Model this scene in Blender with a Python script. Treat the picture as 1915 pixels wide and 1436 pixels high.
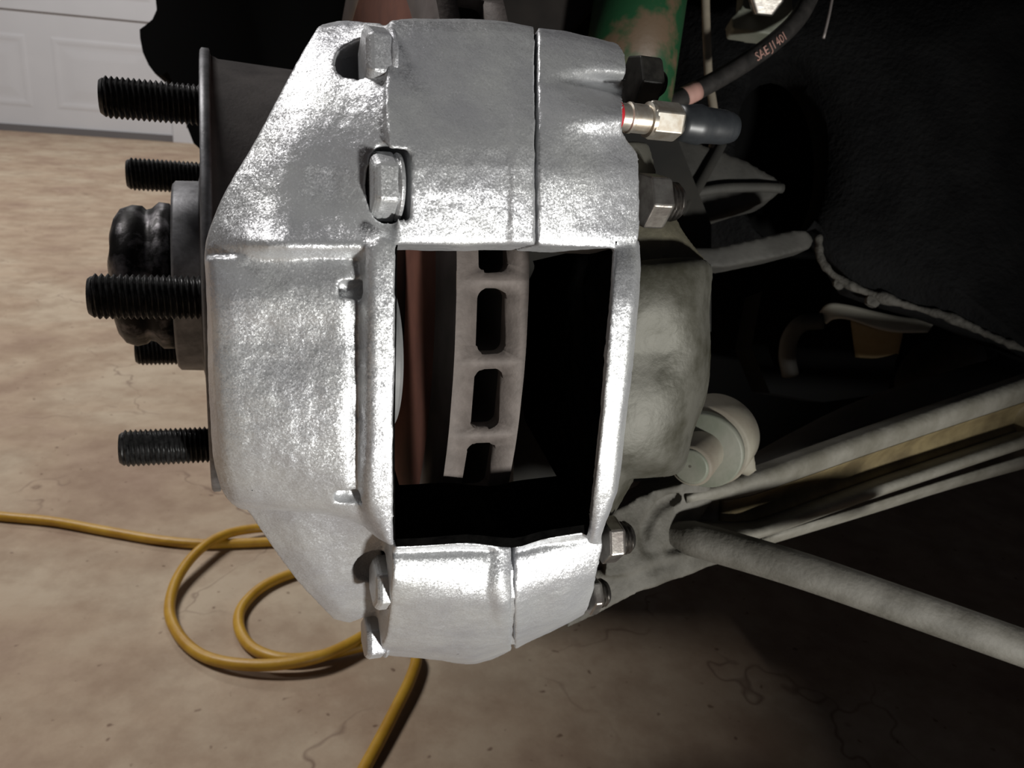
import bpy, bmesh, math, random
from math import sin, cos, pi, radians, sqrt
from mathutils import Vector, Matrix, noise

random.seed(4)
S = bpy.context.scene
COL = S.collection
for o in list(bpy.data.objects):
    bpy.data.objects.remove(o)

# ------------------------------------------------------------------ camera, world, lights
F = 1480.0                                    # focal length in pixels of the 1915 x 1436 frame
TH, RHO, CAMH = radians(20), radians(5), 0.36
Rh, Uh = Vector((1, 0, 0)), Vector((0, sin(TH), cos(TH)))
FW = Vector((0, cos(TH), -sin(TH)))
RT = cos(RHO) * Rh + sin(RHO) * Uh
UP = -sin(RHO) * Rh + cos(RHO) * Uh
CAM = Vector((0, 0, CAMH))

def W(p):                                     # bench frame (right, depth, up) -> world
    return CAM + p[0] * RT + p[1] * FW + p[2] * UP
def PX(px, py, d):                            # a point seen at a pixel, d metres deep (bench frame)
    return Vector(((px - 957.5) / F * d, d, (718 - py) / F * d))
def WP(px, py, d):
    return W(PX(px, py, d))

cam = bpy.data.cameras.new('camera')
cam.sensor_width = 36; cam.lens = F / 1915 * 36
cam.clip_start = 0.005; cam.clip_end = 60
cam.dof.use_dof = True; cam.dof.focus_distance = 0.168; cam.dof.aperture_fstop = 45
co = bpy.data.objects.new('camera', cam); COL.objects.link(co)
co.matrix_world = Matrix(((RT.x, UP.x, -FW.x, CAM.x), (RT.y, UP.y, -FW.y, CAM.y),
                          (RT.z, UP.z, -FW.z, CAM.z), (0, 0, 0, 1)))
S.camera = co

wd = bpy.data.worlds.new('garage_ambient'); S.world = wd; wd.use_nodes = True
wd.node_tree.nodes['Background'].inputs[0].default_value = (.86, .84, 1, 1)
wd.node_tree.nodes['Background'].inputs[1].default_value = 0.022

def aim(o, at):
    o.rotation_euler = (Vector(at) - o.location).to_track_quat('-Z', 'Y').to_euler()
for lx, ly, en in ((-1.6, .72, 58), (-1.4, 3.1, 31)):               # two ceiling fixtures of the garage
    la = bpy.data.lights.new('ceiling_light', 'AREA'); la.shape = 'RECTANGLE'; la.size = .9; la.size_y = .4
    la.energy = en; la.color = (1, .97, .95)
    lo = bpy.data.objects.new('ceiling_light', la); COL.objects.link(lo); lo.location = (lx, ly, 2.5)
ls = bpy.data.lights.new('flashlight', 'SPOT'); ls.energy = 13; ls.spot_size = radians(60); ls.spot_blend = .6
ls.shadow_soft_size = .022; ls.color = (1, .99, .95)
so = bpy.data.objects.new('flashlight', ls); COL.objects.link(so)
so.location = W((.285, -.115, -.285)); aim(so, W((.050, .19, -.005)))

vs = S.view_settings
vs.view_transform = 'Standard'; vs.look = 'None'; vs.exposure = 0; vs.gamma = 1; vs.use_curve_mapping = False

# ------------------------------------------------------------------ materials
def mat(name, col, rough=.5, metal=0, var=None, vscale=60, vdet=4, bump=0, bscale=400, bdist=.001,
        rvar=0, spec=.5, coords='Object', ramp=(.35, .65)):
    m = bpy.data.materials.new(name); m.use_nodes = True
    nt = m.node_tree; b = nt.nodes['Principled BSDF']
    b.inputs['Base Color'].default_value = (*col, 1)
    b.inputs['Roughness'].default_value = rough; b.inputs['Metallic'].default_value = metal
    b.inputs['Specular IOR Level'].default_value = spec
    tc = nt.nodes.new('ShaderNodeTexCoord')
    if var is not None:
        n = nt.nodes.new('ShaderNodeTexNoise'); n.inputs['Scale'].default_value = vscale; n.inputs['Detail'].default_value = vdet
        n.inputs['Roughness'].default_value = .6
        nt.links.new(tc.outputs[coords], n.inputs['Vector'])
        r = nt.nodes.new('ShaderNodeValToRGB')
        r.color_ramp.elements[0].position = ramp[0]; r.color_ramp.elements[1].position = ramp[1]
        r.color_ramp.elements[0].color = (*col, 1); r.color_ramp.elements[1].color = (*var, 1)
        nt.links.new(n.outputs['Fac'], r.inputs['Fac']); nt.links.new(r.outputs['Color'], b.inputs['Base Color'])
        if rvar:
            mr = nt.nodes.new('ShaderNodeMapRange'); mr.inputs['To Min'].default_value = rough - rvar; mr.inputs['To Max'].default_value = rough + rvar
            nt.links.new(n.outputs['Fac'], mr.inputs['Value']); nt.links.new(mr.outputs['Result'], b.inputs['Roughness'])
    if bump:
        n2 = nt.nodes.new('ShaderNodeTexNoise'); n2.inputs['Scale'].default_value = bscale; n2.inputs['Detail'].default_value = 4
        nt.links.new(tc.outputs[coords], n2.inputs['Vector'])
        bp = nt.nodes.new('ShaderNodeBump'); bp.inputs['Strength'].default_value = bump; bp.inputs['Distance'].default_value = bdist
        nt.links.new(n2.outputs['Fac'], bp.inputs['Height']); nt.links.new(bp.outputs['Normal'], b.inputs['Normal'])
    return m

def silver_paint():
    m = bpy.data.materials.new('silver_caliper_paint'); m.use_nodes = True
    nt = m.node_tree; L = nt.links.new; b = nt.nodes['Principled BSDF']
    tc = nt.nodes.new('ShaderNodeTexCoord')
    def nz(scale, det, dist=0):
        n = nt.nodes.new('ShaderNodeTexNoise'); n.inputs['Scale'].default_value = scale; n.inputs['Detail'].default_value = det
        n.inputs['Distortion'].default_value = dist
        L(tc.outputs['Object'], n.inputs['Vector']); return n
    big, fine, mid = nz(70, 4), nz(1900, 2), nz(330, 5, .6)
    # faint tint and wear
    r = nt.nodes.new('ShaderNodeValToRGB'); r.color_ramp.elements[0].position = .3; r.color_ramp.elements[1].position = .7
    r.color_ramp.elements[0].color = (.47, .475, .50, 1); r.color_ramp.elements[1].color = (.60, .61, .61, 1)
    L(big.outputs['Fac'], r.inputs['Fac'])
    # small black pits
    pit = nt.nodes.new('ShaderNodeTexNoise'); pit.inputs['Scale'].default_value = 700; pit.inputs['Detail'].default_value = 2
    L(tc.outputs['Object'], pit.inputs['Vector'])
    pr = nt.nodes.new('ShaderNodeValToRGB'); pr.color_ramp.elements[0].position = .19; pr.color_ramp.elements[1].position = .23
    L(pit.outputs['Fac'], pr.inputs['Fac'])
    mx = nt.nodes.new('ShaderNodeMix'); mx.data_type = 'RGBA'
    mx.inputs[6].default_value = (.03, .03, .03, 1)
    L(pr.outputs['Color'], mx.inputs[0]); L(r.outputs['Color'], mx.inputs[7]); L(mx.outputs[2], b.inputs['Base Color'])
    # metal flakes: every cell of a fine voronoi leans its own way
    v = nt.nodes.new('ShaderNodeTexVoronoi'); v.inputs['Scale'].default_value = 3400
    L(tc.outputs['Object'], v.inputs['Vector'])
    sub = nt.nodes.new('ShaderNodeVectorMath'); sub.operation = 'SUBTRACT'; sub.inputs[1].default_value = (.5, .5, .5)
    L(v.outputs['Color'], sub.inputs[0])
    sc = nt.nodes.new('ShaderNodeVectorMath'); sc.operation = 'SCALE'; sc.inputs['Scale'].default_value = .21
    L(sub.outputs[0], sc.inputs[0])
    b1 = nt.nodes.new('ShaderNodeBump'); b1.inputs['Strength'].default_value = .28; b1.inputs['Distance'].default_value = .0007
    L(mid.outputs['Fac'], b1.inputs['Height'])
    b2 = nt.nodes.new('ShaderNodeBump'); b2.inputs['Strength'].default_value = .35; b2.inputs['Distance'].default_value = .0002
    L(fine.outputs['Fac'], b2.inputs['Height']); L(b1.outputs['Normal'], b2.inputs['Normal'])
    ad = nt.nodes.new('ShaderNodeVectorMath'); ad.operation = 'ADD'
    L(b2.outputs['Normal'], ad.inputs[0]); L(sc.outputs[0], ad.inputs[1])
    no = nt.nodes.new('ShaderNodeVectorMath'); no.operation = 'NORMALIZE'
    L(ad.outputs[0], no.inputs[0]); L(no.outputs[0], b.inputs['Normal'])
    b.inputs['Metallic'].default_value = .60; b.inputs['Roughness'].default_value = .44
    return m

def concrete():
    m = bpy.data.materials.new('stained_concrete'); m.use_nodes = True
    nt = m.node_tree; L = nt.links.new; b = nt.nodes['Principled BSDF']
    tc = nt.nodes.new('ShaderNodeTexCoord')
    def nz(s, d, ro=.6, di=0):
        n = nt.nodes.new('ShaderNodeTexNoise'); n.inputs['Scale'].default_value = s; n.inputs['Detail'].default_value = d
        n.inputs['Roughness'].default_value = ro; n.inputs['Distortion'].default_value = di
        L(tc.outputs['Object'], n.inputs['Vector']); return n
    a, c, e = nz(4.5, 8, .62, .3), nz(22, 6, .65), nz(300, 3)
    r = nt.nodes.new('ShaderNodeValToRGB'); el = r.color_ramp.elements
    el[0].position = .33; el[0].color = (.335, .238, .175, 1); el[1].position = .62; el[1].color = (.475, .388, .288, 1)
    k = el.new(.48); k.color = (.415, .316, .226, 1)
    L(a.outputs['Fac'], r.inputs['Fac'])
    r2 = nt.nodes.new('ShaderNodeValToRGB'); r2.color_ramp.elements[0].position = .36; r2.color_ramp.elements[1].position = .6
    r2.color_ramp.elements[0].color = (.80, .76, .74, 1); r2.color_ramp.elements[1].color = (1.03, 1.03, 1.03, 1)
    L(c.outputs['Fac'], r2.inputs['Fac'])
    m1 = nt.nodes.new('ShaderNodeMix'); m1.data_type = 'RGBA'; m1.blend_type = 'MULTIPLY'; m1.inputs[0].default_value = 1
    L(r.outputs['Color'], m1.inputs[6]); L(r2.outputs['Color'], m1.inputs[7])
    # hairline cracks: warped cell borders, broken up by noise
    wv = nz(11, 3); 
    mxv = nt.nodes.new('ShaderNodeMix'); mxv.data_type = 'RGBA'; mxv.inputs[0].default_value = .12
    L(tc.outputs['Object'], mxv.inputs[6]); L(wv.outputs['Color'], mxv.inputs[7])
    vo = nt.nodes.new('ShaderNodeTexVoronoi'); vo.feature = 'DISTANCE_TO_EDGE'; vo.inputs['Scale'].default_value = 6.5
    L(mxv.outputs[2], vo.inputs['Vector'])
    r3 = nt.nodes.new('ShaderNodeValToRGB'); r3.color_ramp.elements[0].position = 0; r3.color_ramp.elements[1].position = .012
    r3.color_ramp.elements[0].color = (.55, .5, .5, 1); r3.color_ramp.elements[1].color = (1, 1, 1, 1)
    L(vo.outputs['Distance'], r3.inputs['Fac'])
    gate = nz(5.5, 2); rg = nt.nodes.new('ShaderNodeValToRGB'); rg.color_ramp.elements[0].position = .5; rg.color_ramp.elements[1].position = .6
    L(gate.outputs['Fac'], rg.inputs['Fac'])
    m2 = nt.nodes.new('ShaderNodeMix'); m2.data_type = 'RGBA'; m2.blend_type = 'MULTIPLY'
    L(rg.outputs['Color'], m2.inputs[0]); L(m1.outputs[2], m2.inputs[6]); L(r3.outputs['Color'], m2.inputs[7])
    # dark specks
    sp = nz(120, 1); r4 = nt.nodes.new('ShaderNodeValToRGB'); r4.color_ramp.elements[0].position = .22; r4.color_ramp.elements[1].position = .29
    r4.color_ramp.elements[0].color = (.5, .44, .42, 1); r4.color_ramp.elements[1].color = (1, 1, 1, 1)
    L(sp.outputs['Fac'], r4.inputs['Fac'])
    m3 = nt.nodes.new('ShaderNodeMix'); m3.data_type = 'RGBA'; m3.blend_type = 'MULTIPLY'; m3.inputs[0].default_value = 1
    L(m2.outputs[2], m3.inputs[6]); L(r4.outputs['Color'], m3.inputs[7])
    L(m3.outputs[2], b.inputs['Base Color'])
    bp = nt.nodes.new('ShaderNodeBump'); bp.inputs['Strength'].default_value = .25; bp.inputs['Distance'].default_value = .001
    L(e.outputs['Fac'], bp.inputs['Height']); L(bp.outputs['Normal'], b.inputs['Normal'])
    b.inputs['Roughness'].default_value = .75; b.inputs['Specular IOR Level'].default_value = .25
    return m

M = {
    'silver': silver_paint(),
    'floor': concrete(),
    'zinc': mat('bare_cast_metal', (.040, .038, .026), .55, .3, (.092, .089, .074), 75, 5, .25, 700, .0004, .12, ramp=(.38, .6)),
    'zinc_shaded': mat('shaded_cast_metal', (.05, .045, .03), .7, .2, (.10, .09, .06), 90, 5, .4, 600, .0005),  # brownish dark of the shadowed web put into the colour
    'grime_shade': mat('brake_grime_and_shade', (.0015, .0015, .0015), 1, 0, (.004, .0038, .0036), 300, spec=.0),  # brake grime, with the shade of the pad cavity put into the black
    'stud': mat('black_oxide_steel', (.018, .018, .018), .38, .6, (.05, .05, .05), 500, 3, rvar=.1),
    'hat': mat('dusty_black_steel', (.055, .050, .049), .6, .2, (.12, .11, .105), 45, 6, .3, 900, .0003),
    'hat_dark': mat('dark_sheet_steel', (.012, .010, .009), .7, .2, (.028, .023, .02), 30, 4),  # dark brown steel, mottled by noise
    'hatlip': mat('worn_steel_lip', (.13, .13, .135), .5, .6, (.24, .24, .25), 200, 4, .2, 900, .0003),
    'cap': mat('greasy_steel', (.20, .19, .20), .42, .8, (.010, .009, .009), 95, 5, .2, 700, .0004, .12, ramp=(.36, .52)),
    'rotor': mat('rust_bloomed_iron', (.10, .083, .074), .7, .2, (.145, .122, .11), 220, 6, .35, 900, .0003),
    'rotor_face': mat('machined_iron_face', (.26, .22, .205), .45, .5, (.17, .15, .14), 90),
    'rust_face': mat('red_rust_face', (.23, .09, .058), .8, 0, (.16, .06, .04), 60, 4),
    'rotor_vent': mat('dark_cooling_channel', (.012, .010, .009), .9),
    'piston': mat('dull_piston_steel', (.16, .16, .16), .65, .2, (.22, .22, .22), 120),
    'nut': mat('zinc_plated_steel', (.50, .48, .44), .35, .9, (.30, .27, .25), 260, 4, .2, 700, .0003),
    'bolt_steel': mat('dark_bolt_steel', (.14, .13, .12), .4, .8, (.06, .055, .05), 300, 3),
    'nut_shaded': mat('shaded_black_nut', (.012, .011, .010), .5, .3, (.03, .028, .024), 300, 3),  # dark of the nut in shadow put into its colour
    'bleeder': mat('bright_plated_bleeder', (.78, .74, .66), .34, .85, (.6, .52, .42), 420, 3),
    'rubber': mat('black_rubber_cap', (.018, .020, .023), .40, 0, (.026, .029, .032), 300, 3, spec=.5),
    'redseal': mat('red_thread_sealant', (.45, .02, .03), .4),
    'gap': mat('joint_grime', (.03, .034, .036), .8),
    'arm': mat('dusty_painted_steel', (.10, .093, .073), .7, 0, (.17, .162, .138), 55, 6, .4, 500, .0006),
    'arm_shaded': mat('shaded_brown_steel', (.075, .055, .025), .6, 0, (.16, .125, .06), 60, 5, .3, 400, .0005),  # brown shade of the recessed arm web put into the colour
    'shade': mat('shaded_dusty_steel', (.020, .019, .016), .75, 0, (.040, .038, .033), 40, 5, .3, 400, .0006),  # dusty steel darkened to stand for the dimly lit background
    'rod': mat('dusty_grey_rod', (.05, .046, .036), .75, 0, (.105, .099, .085), 75, 6, .5, 700, .0005),
    'joint': mat('grey_green_joint', (.12, .132, .10), .6, 0, (.17, .17, .14), 60, 4, .2, 500, .0004),
    'joint_tan': mat('dusty_tan_joint', (.14, .12, .092), .7, 0, (.19, .178, .14), 60, 4, .2, 500, .0004),
    'black': mat('black_paint_and_shade', (.003, .003, .003), .85, 0, spec=.06),  # body paint; also stands for shade on the hole backing and backdrop
    'apron': mat('black_undercoat', (.0022, .0022, .0024), .85, 0, (.006, .006, .0062), 45, 8, .9, 420, .0012, spec=.10),
    'apron_edge': mat('flaking_undercoat_edge', (.022, .020, .016), .85, 0, (.075, .07, .06), 90, 6, .8, 350, .0015),
    'dull_black': mat('dull_black_chassis', (.008, .008, .007), .9, 0, (.02, .018, .014), 20, 4),
    'bracketlip': mat('pale_bracket_paint', (.36, .345, .29), .45, .1, (.44, .42, .36), 50),
    'bracketweb': mat('brown_bracket_web', (.17, .13, .07), .6, 0, (.10, .07, .025), 30),
    'primer': mat('red_oxide_primer', (.24, .065, .032), .55, 0, (.17, .045, .022), 30, 4),
    'bareworn': mat('bare_grey_steel', (.30, .27, .26), .5, .5, (.19, .165, .155), 60, 4),
    'hose': mat('black_brake_hose_rubber', (.018, .017, .016), .45, 0, (.035, .032, .03), 200),
    'print': mat('faded_pink_print', (.42, .24, .20), .7),
    'line': mat('tan_coated_pipe', (.30, .26, .20), .5, 0, (.22, .19, .15), 80),
    'cord': mat('yellow_cord_jacket', (.52, .30, .03), .42, 0, (.42, .22, .02), 60, 4, .3, 250, .0006),
    'door': mat('white_door_paint', (.70, .715, .75), .5, 0, (.73, .745, .78), 4, 3),
    'seal': mat('grey_rubber_seal', (.17, .165, .17), .7),
    'seam': mat('brown_door_seam', (.19, .15, .125), .8),
    'wallp': mat('painted_wall', (.5, .49, .48), .8),
}
def green_rust():
    m = mat('green_paint_over_rust', (.010, .060, .022), .5, 0, (.115, .078, .048), 30, 5, .2, 500, .0004, ramp=(.5, .58))
    return m
M['green'] = green_rust()

# ------------------------------------------------------------------ builders
def mk(name, verts, faces, m, parent=None, smooth=True, inv=None):
    """one mesh object; verts in world metres, shifted to the parent's (or own) origin"""
    me = bpy.data.meshes.new(name)
    org = Vector(parent['_o']) if parent is not None else sum((Vector(v) for v in verts), Vector()) / len(verts)
    me.from_pydata([Vector(v) - org for v in verts], [], faces)
    return fin(name, me, m, parent, smooth, org)
def fin(name, me, m, parent, smooth, org):
    bm = bmesh.new(); bm.from_mesh(me)
    bmesh.ops.recalc_face_normals(bm, faces=bm.faces)
    bm.to_mesh(me); bm.free()
    ms = m if isinstance(m, (list, tuple)) else [m]
    for x in ms: me.materials.append(M[x] if isinstance(x, str) else x)
    for p in me.polygons: p.use_smooth = smooth
    o = bpy.data.objects.new(name, me); COL.objects.link(o)
    if parent is not None: o.parent = parent
    else: o.location = org
    return o
def sub(name, verts, faces, m, part, smooth=True):
    """sub-part: child of a mesh part, same origin as its thing"""
    me = bpy.data.meshes.new(name)
    top = part
    while top.parent: top = top.parent
    org = Vector(top['_o'])
    me.from_pydata([Vector(v) - org for v in verts], [], faces)
    return fin(name, me, m, part, smooth, org)
def thing(name, label, cat, loc, group=None):
    o = bpy.data.objects.new(name, None); COL.objects.link(o)
    o.location = loc; o['_o'] = tuple(loc); o['label'] = label; o['category'] = cat
    o.empty_display_size = .01
    if group: o['group'] = group
    return o
def tag(o, label, cat, group=None):
    o['label'] = label; o['category'] = cat
    if group: o['group'] = group
    return o
def struct(o):
    o['kind'] = 'structure'; return o
def autosmooth(o, ang=35):
    me = o.data
    bm = bmesh.new(); bm.from_mesh(me)
    for e in bm.edges:
        if len(e.link_faces) == 2 and e.calc_face_angle(0) > radians(ang): e.smooth = False
    bm.to_mesh(me); bm.free(); return o

def basis(ax):
    ax = Vector(ax).normalized()
    t = Vector((0, 0, 1)) if abs(ax.z) < .9 else Vector((1, 0, 0))
    u = ax.cross(t).normalized(); return ax, u, ax.cross(u)
def lathe(prof, o, ax, n=48, ref=None, rot=0):
    """prof: (t along axis, radius); closed by caps when the end radius > 0"""
    ax, u, w = basis(ax)
    if ref is not None:
        u = (Vector(ref) - ax * Vector(ref).dot(ax)).normalized(); w = ax.cross(u)
    V, Fc = [], []
    for t, r in prof:
        for k in range(n):
            a = 2 * pi * k / n + rot
            V.append(Vector(o) + ax * t + (u * cos(a) + w * sin(a)) * r)
    for i in range(len(prof) - 1):
        for k in range(n):
            Fc.append((i * n + k, i * n + (k + 1) % n, (i + 1) * n + (k + 1) % n, (i + 1) * n + k))
    Fc.append(tuple(range(n))); Fc.append(tuple((len(prof) - 1) * n + k for k in range(n)))
    return V, Fc
def thread(o, ax, length, r, pitch, depth, n=28, per=6, cham=1.2):
    """a true helical thread, from the tip (t = 0) to t = length"""
    ax, u, w = basis(ax); V, Fc = [], []
    rows = int(length / pitch * per)
    for i in range(rows + 1):
        t = length * i / rows
        for k in range(n):
            a = 2 * pi * k / n
            ph = (t / pitch - k / n) % 1
            tri = abs(ph - .5) * 2
            rr = r - depth * min(1, max(0, tri * 1.25 - .12))
            rr = min(rr, r - depth * 1.6 + t / (cham * pitch) * depth * 1.6)
            V.append(Vector(o) + ax * t + (u * cos(a) + w * sin(a)) * rr)
    for i in range(rows):
        for k in range(n):
            Fc.append((i * n + k, i * n + (k + 1) % n, (i + 1) * n + (k + 1) % n, (i + 1) * n + k))
    Fc.append(tuple(range(n))); Fc.append(tuple(rows * n + k for k in range(n)))
    return V, Fc
def cr(pts, n):
    """Catmull-Rom through points"""
    P = [Vector(p) for p in pts]; out = []
    for i in range(len(P) - 1):
        a = P[i - 1] if i else 2 * P[0] - P[1]
        b, c = P[i], P[i + 1]
        d = P[i + 2] if i + 2 < len(P) else 2 * P[-1] - P[-2]
        for k in range(n):
            t = k / n
            out.append(.5 * ((2 * b) + (c - a) * t + (2 * a - 5 * b + 4 * c - d) * t * t + (3 * b - a - 3 * c + d) * t ** 3))
    out.append(P[-1]); return out
def tube(pts, rad, n=14, cap=True):
    """pts world; rad a number or a list"""
    V, Fc = [], []; N = len(pts); prev = None
    for i, p in enumerate(pts):
        t = (pts[min(i + 1, N - 1)] - pts[max(i - 1, 0)]).normalized()
        if prev is None: _, u, w = basis(t)
        else:
            u = (prev - t * prev.dot(t)).normalized(); w = t.cross(u)
        prev = u
        r = rad[i] if isinstance(rad, (list, tuple)) else rad
        for k in range(n):
            a = 2 * pi * k / n; V.append(p + (u * cos(a) + w * sin(a)) * r)
    for i in range(N - 1):
        for k in range(n):
            Fc.append((i * n + k, i * n + (k + 1) % n, (i + 1) * n + (k + 1) % n, (i + 1) * n + k))
    if cap: Fc.append(tuple(range(n))); Fc.append(tuple((N - 1) * n + k for k in range(n)))
    return V, Fc
def gridsolid(front, back):
    """closed solid between two equal grids of points"""
    R, C = len(front), len(front[0]); V = [p for r in front for p in r] + [p for r in back for p in r]
    o = R * C; Fc = []
    for i in range(R - 1):
        for j in range(C - 1):
            a = i * C + j; q = (a, a + 1, a + C + 1, a + C)
            Fc.append(q); Fc.append(tuple(o + x for x in reversed(q)))
    for j in range(C - 1):
        Fc.append((j, j + 1, o + j + 1, o + j)); b = (R - 1) * C + j; Fc.append((b + 1, b, o + b, o + b + 1))
    for i in range(R - 1):
        a = i * C; Fc.append((a + C, a, o + a, o + a + C)); b = i * C + C - 1; Fc.append((b, b + C, o + b + C, o + b))
    return V, Fc
def smoothgrid(g, n):
    rows = [cr(r, n) for r in g]
    cols = [cr([rows[i][j] for i in range(len(rows))], n) for j in range(len(rows[0]))]
    return [[cols[j][i] for j in range(len(cols))] for i in range(len(cols[0]))]
def sheet(grid, n, th):
    """grid rows of (px, py, d): a smooth plate with real thickness th behind it"""
    g = smoothgrid([[PX(*p) for p in r] for r in grid], n)
    fr = [[W(p) for p in r] for r in g]
    bk = [[W(p * (1 + th / p.y)) for p in r] for r in g]
    return gridsolid(fr, bk)
def prism(poly, d0, d1, par=None):
    """outline in pixels seen at depth d0, carried straight back to depth d1 (same width, real thickness)"""
    n = len(poly)
    d0s = [p[2] if len(p) > 2 else d0 for p in poly]
    fr = [PX(p[0], p[1], d) for p, d in zip(poly, d0s)]
    bk = [q + Vector((0, d1 - d0, 0)) for q in fr]
    return [W(p) for p in fr + bk], [tuple(range(n)), tuple(range(2 * n - 1, n - 1, -1))] + [(i, (i + 1) % n, n + (i + 1) % n, n + i) for i in range(n)]
def join(*vf):
    V, Fc = [], []
    for v, f in vf:
        o = len(V); V += v; Fc += [tuple(i + o for i in q) for q in f]
    return V, Fc
def cast(name, solids, m, parent, voxel, smooth=4, cuts=(), wob=0, wsc=90, dents=0):
    """union of closed solids as one cast, rounded surface (voxel remesh), with optional cutters"""
    tmp = []
    def raw(v, f):
        me = bpy.data.meshes.new('t'); me.from_pydata([Vector(x) for x in v], [], f)
        bm = bmesh.new(); bm.from_mesh(me); bmesh.ops.triangulate(bm, faces=bm.faces); bmesh.ops.recalc_face_normals(bm, faces=bm.faces)
        bm.to_mesh(me); bm.free()
        o = bpy.data.objects.new('t', me); COL.objects.link(o); tmp.append(o); return o
    V, Fc = [], []
    for v, f in solids:
        o = raw(v, f)
        for c in cuts:
            md = o.modifiers.new('b', 'BOOLEAN'); md.operation = 'DIFFERENCE'; md.solver = 'EXACT'
            md.object = raw(*c)
        dg = bpy.context.evaluated_depsgraph_get(); me = bpy.data.meshes.new_from_object(o.evaluated_get(dg))
        b = len(V); V += [x.co.copy() for x in me.vertices]; Fc += [tuple(b + i for i in p.vertices) for p in me.polygons]
    me = bpy.data.meshes.new('t'); me.from_pydata(V, [], Fc)
    o = bpy.data.objects.new('t', me); COL.objects.link(o); tmp.append(o)
    md = o.modifiers.new('r', 'REMESH'); md.mode = 'VOXEL'; md.voxel_size = voxel
    if smooth:
        sm = o.modifiers.new('s', 'SMOOTH'); sm.factor = .5; sm.iterations = smooth
    dg = bpy.context.evaluated_depsgraph_get(); out = bpy.data.meshes.new_from_object(o.evaluated_get(dg))
    for t in tmp: bpy.data.objects.remove(t)
    if wob:
        ns = [v.normal.copy() for v in out.vertices]
        for v, nn in zip(out.vertices, ns):
            p = v.co * wsc
            v.co = v.co + nn * (wob * (noise.noise(p) + .5 * noise.noise(p * 2.7) + dents * .4 * noise.noise(p * 7)))
    org = Vector(parent['_o']); out.transform(Matrix.Translation(-org)); out.name = name
    return fin(name, out, m, parent, True, org)

# axle frame
PSI, CBR = radians(20), radians(1.4)
A = Vector((cos(PSI), sin(PSI), sin(CBR))).normalized()           # inboard along the axle (bench frame)
E1 = Vector((sin(PSI), -cos(PSI), 0)); E1 = (E1 - A * E1.dot(A)).normalized()
E2 = A.cross(E1)
if E2.z < 0: E2 = -E2
CR = Vector((-.0453, .292, .038))
def CY(s, r, ph):
    return CR + A * s + (E1 * cos(ph) + E2 * sin(ph)) * r
def HIT(px, py, r):
    """where the sight line of a pixel meets the cylinder of radius r about the axle"""
    v = Vector(((px - 957.5) / F, 1, (718 - py) / F))
    vp = v - A * v.dot(A); cp = CR - A * CR.dot(A)
    a, b, c = vp.dot(vp), -2 * vp.dot(cp), cp.dot(cp) - r * r
    q = b * b - 4 * a * c
    t = (-b - sqrt(max(q, 0))) / (2 * a)
    return v * t
def INW(p, r):
    """same axle station and angle, at radius r"""
    q = p - CR; s = q.dot(A); rad = (q - A * s).normalized()
    return CR + A * s + rad * r
def SOF(p): return (p - CR).dot(A)
AW = W(A) - CAM                                                  # axle direction in the world
def blk(rows, rb, n=3):
    """rows of (px, py, r in mm): a block whose front lies at those radii, going in to radius rb"""
    fr = [[HIT(x, y, r / 1000) for x, y, r in row] for row in rows]
    if n > 1: fr = smoothgrid(fr, n)
    dr = lambda p: rb / 1000 if rb > 0 else (p - CR - A * SOF(p)).length + rb / 1000   # a negative radius means a thickness
    bk = [[W(INW(p, dr(p))) for p in row] for row in fr]
    return gridsolid([[W(p) for p in row] for row in fr], bk)

# ------------------------------------------------------------------ setting: floor, garage door, walls
def flr(px, py, z=0):
    v = W(PX(px, py, 1)) - CAM
    return CAM + v * ((z - CAMH) / v.z)
def box(x0, x1, y0, y1, z0, z1, fn=lambda p: p):
    V = [fn(Vector((x, y, z))) for x in (x0, x1) for y in (y0, y1) for z in (z0, z1)]
    return V, [(0, 1, 3, 2), (4, 6, 7, 5), (0, 4, 5, 1), (2, 3, 7, 6), (0, 2, 6, 4), (1, 5, 7, 3)]
V, Fc = box(-4.5, 3.5, -2.5, 4.6, -.05, 0)
struct(mk('floor', V, Fc, 'floor', smooth=False))
DA, DB = flr(0, 243), flr(360, 268)
DA.z = DB.z = 0
du = (DB - DA).normalized(); dn = Vector((du.y, -du.x, 0))       # dn points towards the camera
def DR(u, n, z): return DA + du * u + dn * n + Vector((0, 0, z))
ray = lambda px, py: W(PX(px, py, 1)) - CAM
def door_u(px, py):
    v = ray(px, py); t = (DA - CAM).dot(dn) / v.dot(dn); q = CAM + v * t
    return (q - DA).dot(du), q.z
uR, _ = door_u(322, 240)
u1, zt1 = door_u(56, 60); u2, zb1 = door_u(95, 95)
door = thing('door_1', 'white sectional garage door with embossed panels', 'garage door', DA)
del door['category']; del door['label']; struct(door)
SEC = .512
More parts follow.
